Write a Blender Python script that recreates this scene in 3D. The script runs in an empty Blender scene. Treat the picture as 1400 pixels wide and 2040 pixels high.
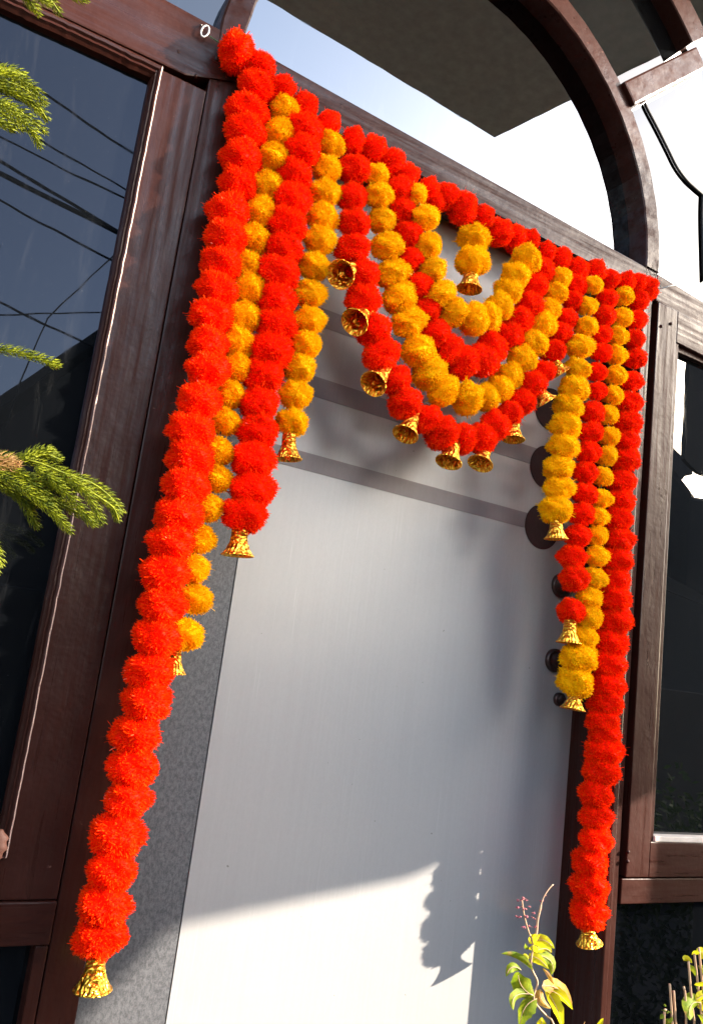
import bpy, bmesh, math, random
import numpy as np
from mathutils import Vector, Matrix
random.seed(7); rng = np.random.default_rng(7)
sc = bpy.context.scene; COL = sc.collection
# ---------------------------------------------------------------- camera
F = 1641.0; D = 1.4                      # focal length in photo pixels, distance camera -> frame face (m)
AX = Vector((0.85492649, 0.207211, 0.47556735))     # world X, Y, Z seen from the camera (right, down, forward)
AY = Vector((-0.50324271, 0.10881387, 0.85726677))
AZ = Vector((0.12588678, -0.97222587, 0.19730528))
R3 = Matrix((AX, AY, AZ))
cam_d = bpy.data.cameras.new('camera'); cam = bpy.data.objects.new('camera', cam_d); COL.objects.link(cam)
cam_d.sensor_fit = 'VERTICAL'; cam_d.sensor_height = 36; cam_d.lens = F / 2040 * 36
cam_d.clip_start = 0.02; cam_d.clip_end = 2000
right, up, back = R3 @ Vector((1, 0, 0)), R3 @ Vector((0, -1, 0)), R3 @ Vector((0, 0, -1))
M = Matrix((right, up, back)).transposed().to_4x4(); M.translation = Vector((0, -D, 0)); cam.matrix_world = M
sc.camera = cam
# ---------------------------------------------------------------- sky, sun, exposure
TP, KZ = 1.6, 0.662                       # the sun stands to the right and low: light travels (-TP, 1, -KZ)
SUN = Vector((TP, -1, KZ)).normalized()
w = bpy.data.worlds.new("World"); sc.world = w; w.use_nodes = True
nt = w.node_tree; sky = nt.nodes.new('ShaderNodeTexSky'); sky.sky_type = 'NISHITA'; sky.sun_disc = False
sky.sun_elevation = math.asin(SUN.z); sky.sun_rotation = math.atan2(SUN.x, SUN.y)
sky.air_density = 1.0; sky.dust_density = 2.5; sky.ozone_density = 1.0
hz = nt.nodes.new('ShaderNodeHueSaturation'); hz.inputs['Saturation'].default_value = 0.82      # hazy, milky sky
nt.links.new(sky.outputs[0], hz.inputs['Color']); nt.links.new(hz.outputs[0], nt.nodes['Background'].inputs[0]); nt.nodes['Background'].inputs[1].default_value = 0.15
sd = bpy.data.lights.new('sun', 'SUN'); sd.energy = 3.0; sd.angle = math.radians(0.53); sd.color = (1.0, 0.89, 0.75)
so = bpy.data.objects.new('sun', sd); COL.objects.link(so); so.rotation_euler = SUN.to_track_quat('Z', 'Y').to_euler()
sc.view_settings.view_transform = 'Standard'; sc.view_settings.look = 'None'
sc.view_settings.gamma = 1; sc.view_settings.use_curve_mapping = False
sc.view_settings.exposure = 2.8

# ---------------------------------------------------------------- survey helpers
def at(px, py, y=0.0):
    """point of the plane Y=y that the survey pixel looks at"""
    d = R3 @ Vector((px - 700, py - 1020, F)); t = (D + y) / d.y
    return Vector((d.x * t, y, d.z * t))
def atz(px, py, z):
    d = R3 @ Vector((px - 700, py - 1020, F)); t = z / d.z
    return Vector((d.x * t, d.y * t - D, z))
def size(px, p):
    return px * (R3.transposed() @ (p - Vector((0, -D, 0)))).z / F

# ---------------------------------------------------------------- mesh helpers
def tag(o, label=None, cat=None, group=None, kind=None):
    if label: o['label'] = label
    if cat: o['category'] = cat
    if group: o['group'] = group
    if kind: o['kind'] = kind
    return o
def link(name, me, parent=None):
    o = bpy.data.objects.new(name, me); COL.objects.link(o)
    if parent: o.parent = parent
    return o
def empty(name, loc=(0, 0, 0), parent=None):
    o = bpy.data.objects.new(name, None); COL.objects.link(o); o.location = loc; o.empty_display_size = 0.05
    if parent: o.parent = parent
    bpy.context.view_layer.update()
    return o
def finish(bm, name, mats, parent=None, smooth=False, world=True):
    bmesh.ops.recalc_face_normals(bm, faces=bm.faces)
    me = bpy.data.meshes.new(name); bm.to_mesh(me); bm.free()
    for m in (mats if isinstance(mats, (list, tuple)) else [mats]): me.materials.append(m)
    if smooth:
        for p in me.polygons: p.use_smooth = True
    if parent and world:
        me.transform(parent.matrix_world.inverted())
    return link(name, me, parent)
def prism(name, pts, y0, y1, mat, parent=None, bev=0.0025, axis='Y'):
    """outline in x,z pulled from depth y0 to y1 (or outline x,y pulled in z)"""
    bm = bmesh.new()
    f = [bm.verts.new((p[0], y0, p[1]) if axis == 'Y' else (p[0], p[1], y0)) for p in pts]
    g = [bm.verts.new((p[0], y1, p[1]) if axis == 'Y' else (p[0], p[1], y1)) for p in pts]
    n = len(pts); bm.faces.new(f); bm.faces.new(g[::-1])
    for i in range(n): bm.faces.new((f[i], g[i], g[(i + 1) % n], f[(i + 1) % n]))
    if bev:
        bmesh.ops.bevel(bm, geom=list(bm.edges), offset=bev, segments=2, affect='EDGES', profile=0.6, clamp_overlap=True)
    return finish(bm, name, mat, parent)
def box(name, x0, x1, y0, y1, z0, z1, mat, parent=None, bev=0.0025):
    return prism(name, [(x0, z0), (x1, z0), (x1, z1), (x0, z1)], y0, y1, mat, parent, bev)
def tube_bm(bm, pts, radii, n=8, cap=True):
    pts = [Vector(p) for p in pts]
    if not hasattr(radii, '__len__'): radii = [radii] * len(pts)
    rings = []; u = None
    for i, p in enumerate(pts):
        t = (pts[min(i + 1, len(pts) - 1)] - pts[max(i - 1, 0)]).normalized()
        if u is None: u = t.orthogonal().normalized()
        else: u = (u - t * u.dot(t)).normalized()
        v = t.cross(u)
        rings.append([bm.verts.new(p + (u * math.cos(a) + v * math.sin(a)) * radii[i]) for a in [k * 2 * math.pi / n for k in range(n)]])
    for a, b in zip(rings, rings[1:]):
        for k in range(n): bm.faces.new((a[k], a[(k + 1) % n], b[(k + 1) % n], b[k]))
    if cap:
        bm.faces.new(rings[0][::-1]); bm.faces.new(rings[-1])
def tube(name, pts, r, mat, parent=None, n=8):
    bm = bmesh.new(); tube_bm(bm, pts, r, n); return finish(bm, name, mat, parent, smooth=True)
def smooth_path(pts, n=8):
    pts = [Vector(p) for p in pts]; out = []
    P = [2 * pts[0] - pts[1]] + pts + [2 * pts[-1] - pts[-2]]
    for i in range(1, len(P) - 2):
        for k in range(n):
            t = k / n; a, b, c, d = P[i - 1], P[i], P[i + 1], P[i + 2]
            out.append(0.5 * ((2 * b) + (c - a) * t + (2 * a - 5 * b + 4 * c - d) * t * t + (3 * b - a - 3 * c + d) * t ** 3))
    out.append(pts[-1]); return out
def from_arrays(name, V, Fc, mats, parent=None, midx=None, smooth=False, world=True):
    me = bpy.data.meshes.new(name); me.from_pydata(V, [], Fc)
    for m in (mats if isinstance(mats, (list, tuple)) else [mats]): me.materials.append(m)
    if midx is not None: me.polygons.foreach_set('material_index', midx)
    if smooth: me.polygons.foreach_set('use_smooth', [True] * len(me.polygons))
    if parent and world: me.transform(parent.matrix_world.inverted())
    return link(name, me, parent)

# ---------------------------------------------------------------- materials
def nodes(name):
    m = bpy.data.materials.new(name); m.use_nodes = True; nt = m.node_tree
    return m, nt, nt.nodes['Principled BSDF']
def N(nt, t, **kw):
    n = nt.nodes.new(t)
    for k, v in kw.items():
        if k in n.inputs: n.inputs[k].default_value = v
        else: setattr(n, k, v)
    return n
def coords(nt, scale=(1, 1, 1), kind='Object'):
    tc = N(nt, 'ShaderNodeTexCoord'); mp = N(nt, 'ShaderNodeMapping'); mp.inputs['Scale'].default_value = scale
    nt.links.new(tc.outputs[kind], mp.inputs[0]); return mp.outputs[0]
def noise(nt, vec, scale, detail=4, rough=0.6, dist=0.0):
    n = N(nt, 'ShaderNodeTexNoise'); n.inputs['Scale'].default_value = scale; n.inputs['Detail'].default_value = detail
    n.inputs['Roughness'].default_value = rough; n.inputs['Distortion'].default_value = dist
    nt.links.new(vec, n.inputs['Vector']); return n.outputs['Fac']
def ramp(nt, fac, *stops):
    r = N(nt, 'ShaderNodeValToRGB'); e = r.color_ramp.elements
    while len(e) < len(stops): e.new(0.5)
    for el, (p, c) in zip(e, stops):
        el.position = p; el.color = (c, c, c, 1) if not hasattr(c, '__len__') else (*c, 1)
    nt.links.new(fac, r.inputs[0]); return r.outputs[0]
def mixc(nt, fac, a, b, mode='MIX'):
    m = N(nt, 'ShaderNodeMix', data_type='RGBA', blend_type=mode)
    for i, v in ((0, fac), (6, a), (7, b)):
        if hasattr(v, 'is_linked'): nt.links.new(v, m.inputs[i])
        else: m.inputs[i].default_value = v if i == 0 else (*v, 1)
    return m.outputs[2]
def bump(nt, h, strength, dist=0.002, prev=None):
    b = N(nt, 'ShaderNodeBump'); b.inputs['Strength'].default_value = strength; b.inputs['Distance'].default_value = dist
    nt.links.new(h, b.inputs['Height'])
    if prev is not None: nt.links.new(prev, b.inputs['Normal'])
    return b.outputs[0]
def wood(name, grain, base=(0.026, 0.0068, 0.0042), wear=0.70, rough=(0.2, 0.5)):
    m, nt, p = nodes(name)
    s = {'z': (26, 26, 1.2), 'x': (1.2, 26, 26), 'n': (8, 8, 8)}[grain]
    v = coords(nt, s); v1 = coords(nt)
    st = noise(nt, v, 3.0, 6, 0.65); big = noise(nt, v1, 5.0, 5, 0.6); fine = noise(nt, v1, 60, 5, 0.7, 0.6)
    c = mixc(nt, ramp(nt, st, (0.3, 0.0), (0.72, 1.0)), tuple(x * 0.85 for x in base), tuple(min(1, x * 1.2 + 0.001) for x in base))
    c = mixc(nt, ramp(nt, big, (0.42, 0.0), (0.75, 0.5)), c, tuple(x * 1.5 + 0.008 for x in base))
    chips = N(nt, 'ShaderNodeMath', operation='MULTIPLY')
    nt.links.new(ramp(nt, fine, (wear, 0.0), (wear + 0.02, 1.0)), chips.inputs[0])
    nt.links.new(ramp(nt, big, (0.52, 0.0), (0.56, 1.0)), chips.inputs[1])
    c = mixc(nt, chips.outputs[0], c, (0.20, 0.10, 0.075))
    dust = noise(nt, v1, 420, 2, 0.5)
    c = mixc(nt, ramp(nt, dust, (0.74, 0.0), (0.80, 0.45)), c, (0.12, 0.10, 0.09))
    nt.links.new(c, p.inputs['Base Color'])
    nt.links.new(ramp(nt, st, (0.25, rough[0]), (0.8, rough[1])), p.inputs['Roughness'])
    nt.links.new(ramp(nt, st, (0.3, 0.36), (0.62, 0.08)), p.inputs['Specular IOR Level'])
    b = bump(nt, st, 0.28, 0.0012); b = bump(nt, big, 0.6, 0.010, b); b = bump(nt, fine, 0.22, 0.001, b)
    nt.links.new(b, p.inputs['Normal']); return m
WV = wood('brown_enamel_vertical', 'z'); WH = wood('brown_enamel_horizontal', 'x'); WN = wood('brown_enamel_curved', 'n')
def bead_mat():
    m, nt, p = nodes('worn_sunlit_bead_enamel'); v = coords(nt, (1, 1, 1)); s = coords(nt, (30, 30, 2))
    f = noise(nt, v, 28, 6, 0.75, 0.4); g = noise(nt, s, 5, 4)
    c = mixc(nt, ramp(nt, f, (0.30, 0.0), (0.40, 1.0)), (0.05, 0.02, 0.015), (0.48, 0.36, 0.31))  # worn edge, paled further to hold the bead's sunlit highlight
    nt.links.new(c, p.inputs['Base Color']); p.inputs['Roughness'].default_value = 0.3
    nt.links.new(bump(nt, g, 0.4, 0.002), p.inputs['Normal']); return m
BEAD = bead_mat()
def glass(name, tint, ior, wav=0.02, grime=0.03, metal=0.0):
    m, nt, p = nodes(name); v = coords(nt, (1, 1, 1))
    p.inputs['Roughness'].default_value = 0.03; p.inputs['IOR'].default_value = ior
    d = noise(nt, v, 3.0, 3, 0.5); sp = noise(nt, v, 380, 2, 0.5); sm = noise(nt, coords(nt, (14, 14, 2.0)), 2.0, 6, 0.7, 1.5)
    c = mixc(nt, ramp(nt, sp, (0.76, 0.0), (0.80, 0.8)), tint, (0.16, 0.16, 0.16))
    c = mixc(nt, ramp(nt, sm, (0.55, 0.0), (0.85, grime)), c, (0.35, 0.34, 0.33))
    nt.links.new(c, p.inputs['Base Color'])
    nt.links.new(ramp(nt, sm, (0.45, 0.004), (0.85, 0.045)), p.inputs['Roughness'])
    p.inputs['Metallic'].default_value = metal
    nt.links.new(bump(nt, d, wav, 0.02), p.inputs['Normal']); return m
GL_DARK = glass('dark_window_glass', (0.0022, 0.0026, 0.0032), 1.42)
GL_DARK.node_tree.nodes['Principled BSDF'].inputs['Specular Tint'].default_value = (0.62, 0.74, 1.0, 1)
GL_COAT = glass('mirror_coated_glass', (0.19, 0.205, 0.225), 1.5, 0.015, 0.10, 1.0)
GL_SIDE = glass('pale_mirror_glass', (0.085, 0.092, 0.102), 1.5, 0.02, 0.10, 1.0)
GL_RIGHT = glass('tinted_window_glass', (0.004, 0.0045, 0.005), 1.9)
def door_mat(name, base, speck, rough, streak, coat=0.0):
    m, nt, p = nodes(name); p.inputs['Coat Weight'].default_value = coat; p.inputs['Coat Roughness'].default_value = .26; p.inputs['Coat IOR'].default_value = 1.6; v = coords(nt, (40, 40, 1.0)); v1 = coords(nt)
    st = noise(nt, v, 2.5, 6, 0.6); fi = noise(nt, coords(nt, (1, 1, 0.6)), 150, 6, 0.95); cl = noise(nt, v1, 2.2, 4)
    c = mixc(nt, ramp(nt, st, (0.3, 0.0), (0.7, 1.0)), tuple(x * (1 - streak) for x in base), tuple(x * (1 + streak) for x in base))
    c = mixc(nt, ramp(nt, fi, (0.44, 0.0), (0.56, speck)), c, tuple(min(1, x * 1.9 + 0.03) for x in base))
    c = mixc(nt, ramp(nt, cl, (0.3, 0.0), (0.8, 0.12)), c, tuple(x * 0.8 for x in base))
    sc1 = noise(nt, coords(nt, (210, 210, 1.6)), 2.0, 2, 0.4); sc2 = noise(nt, v1, 4.5, 2, 0.4)
    ms = N(nt, 'ShaderNodeMath', operation='MULTIPLY'); nt.links.new(ramp(nt, sc1, (0.70, 0.0), (0.72, 1.0)), ms.inputs[0]); nt.links.new(ramp(nt, sc2, (0.5, 0.0), (0.56, .5)), ms.inputs[1])
    c = mixc(nt, ms.outputs[0], c, tuple(min(1, x * 1.3) for x in base))
    dots = noise(nt, v1, 75, 1, 0.3)
    c = mixc(nt, ramp(nt, dots, (0.80, 0.0), (0.815, 0.7)), c, (0.08, 0.07, 0.06))
    nt.links.new(c, p.inputs['Base Color']); p.inputs['Roughness'].default_value = rough
    p.inputs['Specular IOR Level'].default_value = 0.5
    b = bump(nt, st, 0.12, 0.001); b = bump(nt, cl, 0.25, 0.02, b)
    nt.links.new(b, p.inputs['Normal']); return m
PANEL = door_mat('satin_grey_laminate', (0.275, 0.27, 0.265), 0.04, 0.36, 0.03, .3)
STRIP = door_mat('speckled_charcoal_laminate', (0.040, 0.041, 0.045), 1.0, 0.5, 0.05)
BAND = door_mat('mauve_grey_inlay', (0.148, 0.125, 0.128), 0.05, 0.45, 0.04)
DISC = door_mat('brown_inlay', (0.034, 0.014, 0.013), 0.15, 0.6, 0.06)
DISC.node_tree.nodes['Principled BSDF'].inputs['Specular IOR Level'].default_value = .15
def plain(name, base, rough=0.5, metal=0.0, spec=0.5):
    m, nt, p = nodes(name); v = coords(nt); f = noise(nt, v, 22, 4)
    c = mixc(nt, ramp(nt, f, (0.3, 0.0), (0.7, 1.0)), tuple(x * 0.85 for x in base), tuple(min(1, x * 1.12) for x in base))
    nt.links.new(c, p.inputs['Base Color']); p.inputs['Roughness'].default_value = rough; p.inputs['Metallic'].default_value = metal
    p.inputs['Specular IOR Level'].default_value = spec
    nt.links.new(bump(nt, noise(nt, v, 90, 3), 0.1, 0.001), p.inputs['Normal']); return m
BRONZE = plain('dark_bronze', (0.055, 0.035, 0.032), 0.35, 0.6)
STEEL = plain('grey_steel', (0.35, 0.34, 0.33), 0.4, 0.9)
WIRE = plain('black_cable', (0.01, 0.01, 0.011), 0.6)
GAP = plain('shadow_gap_wood', (0.012, 0.008, 0.008), 0.8)
LEDGE = plain('lit_bead_pale', (0.55, 0.47, 0.40), 0.7)  # pale tone paints the sunlight on the bottom glazing bead
THREAD = plain('green_cord', (0.04, 0.09, 0.03), 0.8)
WHITEP = plain('white_plastic', (0.75, 0.75, 0.72), 0.4)
RENDERW = plain('olive_plaster', (0.72, 0.70, 0.58), 0.85)
HOUSE1 = plain('dark_render', (0.02, 0.02, 0.022), 0.8); ROOFM = plain('slate_roof', (0.03, 0.03, 0.035), 0.8)
FACADE = plain('beige_plaster', (0.38, 0.33, 0.27), 0.9)
GROUND = plain('paved_ground', (0.085, 0.078, 0.065), 0.9)
def fuzz(name, base, tip, trans, spec=0.03, glint=0.45):
    m, nt, p = nodes(name)
    g = N(nt, 'ShaderNodeNewGeometry'); oi = N(nt, 'ShaderNodeObjectInfo')
    c = mixc(nt, ramp(nt, g.outputs['Random Per Island'], (0.0, 0.0), (0.85, 0.55), (1.0, 1.0)), base, tip)
    hs = N(nt, 'ShaderNodeHueSaturation'); nt.links.new(c, hs.inputs['Color'])
    mr = N(nt, 'ShaderNodeMapRange'); mr.inputs[3].default_value = 0.90; mr.inputs[4].default_value = 1.04
    nt.links.new(oi.outputs['Random'], mr.inputs[0]); nt.links.new(mr.outputs[0], hs.inputs['Value'])
    nt.links.new(hs.outputs[0], p.inputs['Base Color']); p.inputs['Roughness'].default_value = 0.34
    nt.links.new(ramp(nt, g.outputs['Random Per Island'], (0.93, spec), (0.94, glint)), p.inputs['Specular IOR Level'])
    nt.links.new(ramp(nt, g.outputs['Random Per Island'], (0.93, 0.5), (0.94, 0.2)), p.inputs['Roughness'])
    tr = N(nt, 'ShaderNodeBsdfTranslucent'); nt.links.new(hs.outputs[0], tr.inputs[0])
    mx = N(nt, 'ShaderNodeMixShader'); mx.inputs[0].default_value = trans
    nt.links.new(p.outputs[0], mx.inputs[1]); nt.links.new(tr.outputs[0], mx.inputs[2])
    nt.links.new(mx.outputs[0], nt.nodes['Material Output'].inputs[0]); return m
RED = fuzz('red_plastic_fringe', (0.99, 0.022, 0.001), (1.0, 0.085, 0.002), 0.30)
REDC = fuzz('red_fringe_heart', (0.95, 0.010, 0.001), (0.95, 0.010, 0.001), 0.15, .02, .02)
YEL = fuzz('marigold_plastic_fringe', (1.0, 0.53, 0.002), (1.0, 0.62, 0.006), 0.30, .03, .25)
YELC = fuzz('marigold_fringe_heart', (1.0, 0.49, 0.002), (1.0, 0.49, 0.002), 0.15, .02, .02)
def gold_mat():
    m, nt, p = nodes('embossed_gold_foil'); v = coords(nt)
    p.inputs['Metallic'].default_value = 1.0; p.inputs['Roughness'].default_value = 0.3
    vo = N(nt, 'ShaderNodeTexVoronoi'); vo.inputs['Scale'].default_value = 5.5; vo.feature = 'SMOOTH_F1'; nt.links.new(v, vo.inputs['Vector'])
    wv = N(nt, 'ShaderNodeTexWave'); wv.wave_type = 'RINGS'; wv.inputs['Scale'].default_value = 2.4; wv.inputs['Distortion'].default_value = 9; wv.inputs['Detail'].default_value = 3
    nt.links.new(v, wv.inputs['Vector'])
    c = mixc(nt, ramp(nt, wv.outputs['Fac'], (0.0, 1.0), (0.35, 0.0)), (1.0, 0.60, 0.06), (0.80, 0.17, 0.015))
    nt.links.new(c, p.inputs['Base Color'])
    b = bump(nt, wv.outputs['Fac'], 0.40, 0.04); b = bump(nt, vo.outputs['Distance'], 0.3, 0.04, b); nt.links.new(b, p.inputs['Normal']); return m
GOLD = gold_mat()
def leafm(name, a, b, trans=0.4):
    m, nt, p = nodes(name); f = noise(nt, coords(nt), 95, 5, .7, .4); g = N(nt, 'ShaderNodeNewGeometry')
    c = mixc(nt, ramp(nt, f, (0.35, 0.0), (0.65, 1.0)), a, b)
    c = mixc(nt, ramp(nt, g.outputs['Random Per Island'], (0.0, 0.0), (1.0, 0.5)), c, a)
    if 'basil' in name: c = mixc(nt, ramp(nt, noise(nt, coords(nt), 38, 4), (.60, 0.0), (.66, .7)), c, (.34, .17, .06))
    nt.links.new(c, p.inputs['Base Color']); p.inputs['Roughness'].default_value = 0.6; p.inputs['Specular IOR Level'].default_value = .2
    nt.links.new(bump(nt, noise(nt, coords(nt), 260, 3), .6, .001), p.inputs['Normal'])
    tr = N(nt, 'ShaderNodeBsdfTranslucent'); nt.links.new(c, tr.inputs[0]); mx = N(nt, 'ShaderNodeMixShader'); mx.inputs[0].default_value = trans
    nt.links.new(p.outputs[0], mx.inputs[1]); nt.links.new(tr.outputs[0], mx.inputs[2])
    nt.links.new(mx.outputs[0], nt.nodes['Material Output'].inputs[0]); return m
NEEDLE = leafm('pine_needles', (0.030, 0.050, 0.004), (0.30, 0.32, 0.008), 0.25)
NEEDLEP = leafm('dry_pine_needles', (0.42, 0.22, 0.10), (0.30, 0.24, 0.05), 0.3)
LEAFG = leafm('basil_leaf_green', (0.13, 0.20, 0.012), (0.30, 0.33, 0.010), 0.45)
LEAFY = leafm('basil_leaf_yellow', (0.50, 0.50, 0.010), (0.62, 0.52, 0.015), 0.5)
LEAFP = leafm('basil_leaf_withering', (0.55, 0.34, 0.02), (0.55, 0.26, 0.18), 0.4)
BUDP = leafm('basil_bud', (0.35, 0.08, 0.13), (0.30, 0.16, 0.10), 0.2)
STEMM = plain('pale_plant_stem', (0.42, 0.26, 0.15), 0.6); BARK = plain('araucaria_bark', (0.12, 0.08, 0.05), 0.9)
SHRUB = leafm('shrub_leaf', (0.03, 0.06, 0.012), (0.06, 0.10, 0.02), 0.3)

# ================================================================ structure
bm = bmesh.new(); vs = [bm.verts.new(p) for p in ((-300, -300, -1.5), (300, -300, -1.5), (300, 300, -1.5), (-300, 300, -1.5))]; bm.faces.new(vs)
tag(finish(bm, 'ground', GROUND), kind='structure')

CX, CZ = 0.976, 1.165
# --- door frame
fr = tag(empty('door_frame', (0.95, 0, -1.5)), 'worn brown painted timber frame around the grey door', 'door frame')
box('post', 0.3465, 0.407, 0.0, 0.16, -1.5, 1.106, WV, fr)
prism('beam', [(-0.40, 1.062), (0.3, 1.066), (0.407, 1.1085), (1.53, 1.085), (1.60, 1.082), (1.60, 1.148), (0.43, 1.190), (-0.40, 1.215)], -0.004, 0.10, WH, fr, 0.003)
box('post', 1.545, 1.592, 0.0, 0.05, -1.5, 1.083, WV, fr)
box('jamb_shade_strip', 1.528, 1.5445, -0.029, 0.05, -1.5, 1.083, WV, fr)  # added strip, deepened to carry the jamb's shadow farther across the door
box('jamb', 1.5325, 1.5975, 0.053, 0.17, -1.5, 1.082, WV, fr)
for i, (px, py, r) in enumerate(((355, 105, .0045), (390, 152, .0045))):
    q = at(px, py, -0.001); bm = bmesh.new(); bmesh.ops.create_uvsphere(bm, u_segments=10, v_segments=6, radius=r, matrix=Matrix.Translation(q)); finish(bm, 'nail_head', WV, fr, True)

# --- door leaf
EY = 0.122
dr = tag(empty('front_door', (0.95, EY, -1.5)), 'grey laminate front door with charcoal side strip and brown disc inlays', 'door')
box('door_leaf', 0.395, 1.551, EY + 0.003, EY + 0.045, -1.48, 1.13, GAP, dr, 0)
box('side_strip', 0.402, 0.6014, EY, EY + 0.0028, -1.48, 1.125, STRIP, dr, 0.0004)
box('light_panel', 0.6034, 1.5485, EY - 0.001, EY + 0.0028, -1.48, 1.125, PANEL, dr, 0.0005)
for z, h in ((0.756, .021), (0.599, .022), (0.433, .019)):
    box('inlay_band', 0.607, 1.384, EY - 0.0022, EY - 0.0012, z - h, z + h, BAND, dr, 0)
for z in (0.734, 0.580, 0.427):
    pts = [(1.384 + .0555 * math.cos(a), z + .056 * math.sin(a)) for a in [k * math.pi / 24 for k in range(48)]]
    prism('inlay_disc', pts, EY - 0.0036, EY - 0.0024, DISC, dr, 0)
def rosette(x, z, r, name='handle_rosette'):
    bm = bmesh.new(); prof = [(0.0, -0.014), (r * .55, -0.014), (r * .72, -0.009), (r * .8, -0.011), (r * .95, -0.010), (r, -0.004), (r, 0.0)]
    n = 32; rings = []
    for rr, y in prof:
        rings.append([bm.verts.new((x + max(rr, 1e-4) * math.cos(k * 2 * math.pi / n), EY + y - .0015, z + max(rr, 1e-4) * math.sin(k * 2 * math.pi / n))) for k in range(n)])
    for a, b in zip(rings, rings[1:]):
        for k in range(n): bm.faces.new((a[k], a[(k + 1) % n], b[(k + 1) % n], b[k]))
    return finish(bm, name, BRONZE, dr, True)
rosette(1.4615, 0.2925, 0.031)
h = rosette(1.4585, 0.107, 0.029)
tube('lever', smooth_path([(1.461, EY - .012, .105), (1.463, EY - .05, .105), (1.469, EY - .055, .13), (1.471, EY - .055, .19)], 6), 0.0065, BRONZE, h, 12)
k = rosette(1.482, 0.016, 0.0165, 'keyhole_cover')
box('keyhole', 1.4805, 1.4835, EY - .0185, EY - .0158, .009, .023, GAP, k, 0)
# peephole style fixing marks are left to the laminate material

# --- left window
lw = tag(empty('side_window', (0.1, 0, -1.5)), 'dark glazed side window left of the door, reflecting wires and roofs', 'window')
box('stile', 0.2455, 0.3445, -0.002, 0.10, -0.392, 1.0555, WV, lw)
box('top_rail', -0.40, 0.2435, -0.002, 0.10, 1.044, 1.064, WH, lw)
box('sash_rail', -0.40, 0.3445, -0.006, 0.10, -0.457, -0.394, WH, lw)
box('bottom_rail', -0.40, 0.2435, -0.002, 0.10, -0.392, -0.33, WH, lw)
box('lower_stile', 0.325, 0.3445, -0.002, 0.10, -1.5, -0.459, WV, lw)
def moulding(name, a, b, inward, parent, prof, mat):
    """a bead that runs a->b, its profile (offset along inward, depth)"""
    bm = bmesh.new(); n = 70; rings = []
    for i in range(n + 1):
        p = Vector(a).lerp(Vector(b), i / n); j = random.uniform(-.0006, .0006)
        rings.append([bm.verts.new(p + Vector(inward) * (o + (j if 0 < q < len(prof) - 1 else 0)) + Vector((0, d + j * .6, 0))) for q, (o, d) in enumerate(prof)])
    for r, s in zip(rings, rings[1:]):
        for q in range(len(prof) - 1): bm.faces.new((r[q], r[q + 1], s[q + 1], s[q]))
    o = finish(bm, name, mat, parent, False)
    if isinstance(mat, (list, tuple)):
        k = len(prof) - 1
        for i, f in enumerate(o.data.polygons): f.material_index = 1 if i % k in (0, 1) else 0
    return o
PR = [(-.002, .004), (-.0015, -.0055), (.001, -.0085), (.004, -.0075), (.006, -.003), (.009, -.004), (.011, .001), (.014, .006), (.016, .022)]
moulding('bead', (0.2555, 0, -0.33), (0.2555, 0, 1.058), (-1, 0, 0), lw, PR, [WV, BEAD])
moulding('bead', (-0.40, 0, 1.057), (0.2545, 0, 1.057), (0, 0, -1.6), lw, PR, WH)
moulding('bead', (-0.40, 0, -0.331), (0.2545, 0, -0.331), (0, 0, 1), lw, PR, WH)
box('pane', -0.40, 0.25, 0.018, 0.024, -0.345, 1.05, GL_DARK, lw, 0)
box('lower_pane', -0.40, 0.33, 0.03, 0.036, -1.5, -0.445, GL_DARK, lw, 0)
# latch knob at the left edge
bm = bmesh.new(); q = at(-4, 1683, -0.03)
bmesh.ops.create_uvsphere(bm, u_segments=24, v_segments=14, radius=0.015, matrix=Matrix.Translation(q) @ Matrix.Diagonal((.9, .6, 1.5, 1)))
for v in bm.verts: v.co.x += .0022 * math.sin(v.co.z * 420)
tube_bm(bm, [q, q + Vector((0, .03, 0))], .007)
finish(bm, 'latch_knob', plain('worn_knob_paint', (0.05, 0.02, 0.014), 0.65, 0, .2), lw, True)

# --- right window
rw = tag(empty('side_window', (2.0, 0, -1.5)), 'brown framed side window right of the door, reflecting pale sky over a dark house', 'window')
prism('head_rail', [(1.602, 1.071), (2.60, 1.02), (2.60, 1.075), (1.602, 1.147)], -0.003, 0.10, WH, rw)
box('sash_stile', 1.6045, 1.6795, -0.010, 0.05, -0.362, 1.066, WV, rw)
prism('sash_top_rail', [(1.6805, .977), (2.6, .945), (2.6, 1.016), (1.6805, 1.0665)], -0.010, 0.05, WH, rw)
box('sash_bottom_rail', 1.6805, 2.6, -0.010, 0.05, -0.362, -0.283, WH, rw)
box('sill_rail', 1.5985, 2.6, -0.004, 0.10, -0.421, -0.366, WH, rw)
box('glazing_bar', 1.6805, 1.6935, -0.0065, 0.03, -0.2825, 0.9765, WV, rw, 0.001)
box('glazing_bead', 1.694, 2.6, -0.012, 0.03, -0.2825, -0.270, LEDGE, rw, 0.002)
box('glazing_bead', 1.694, 2.6, 0.002, 0.03, 0.960, 0.982, WH, rw, 0.001)
box('gap_strip', 1.5925, 1.6045, 0.03, 0.05, -0.362, 1.07, GAP, rw, 0)
box('pane', 1.69, 2.6, 0.018, 0.024, -0.275, 0.985, GL_RIGHT, rw, 0)
box('lower_pane', 1.5975, 2.6, 0.03, 0.036, -1.5, -0.4225, GL_DARK, rw, 0)
for px, py in ((1316, 650), (1335, 645), (1250, 1697), (1249, 1716)):
    q = at(px, py, -0.011); bm = bmesh.new(); bmesh.ops.create_uvsphere(bm, u_segments=10, v_segments=6, radius=.0045, matrix=Matrix.Translation(q)); finish(bm, 'nail_head', WV, rw, True)

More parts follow.
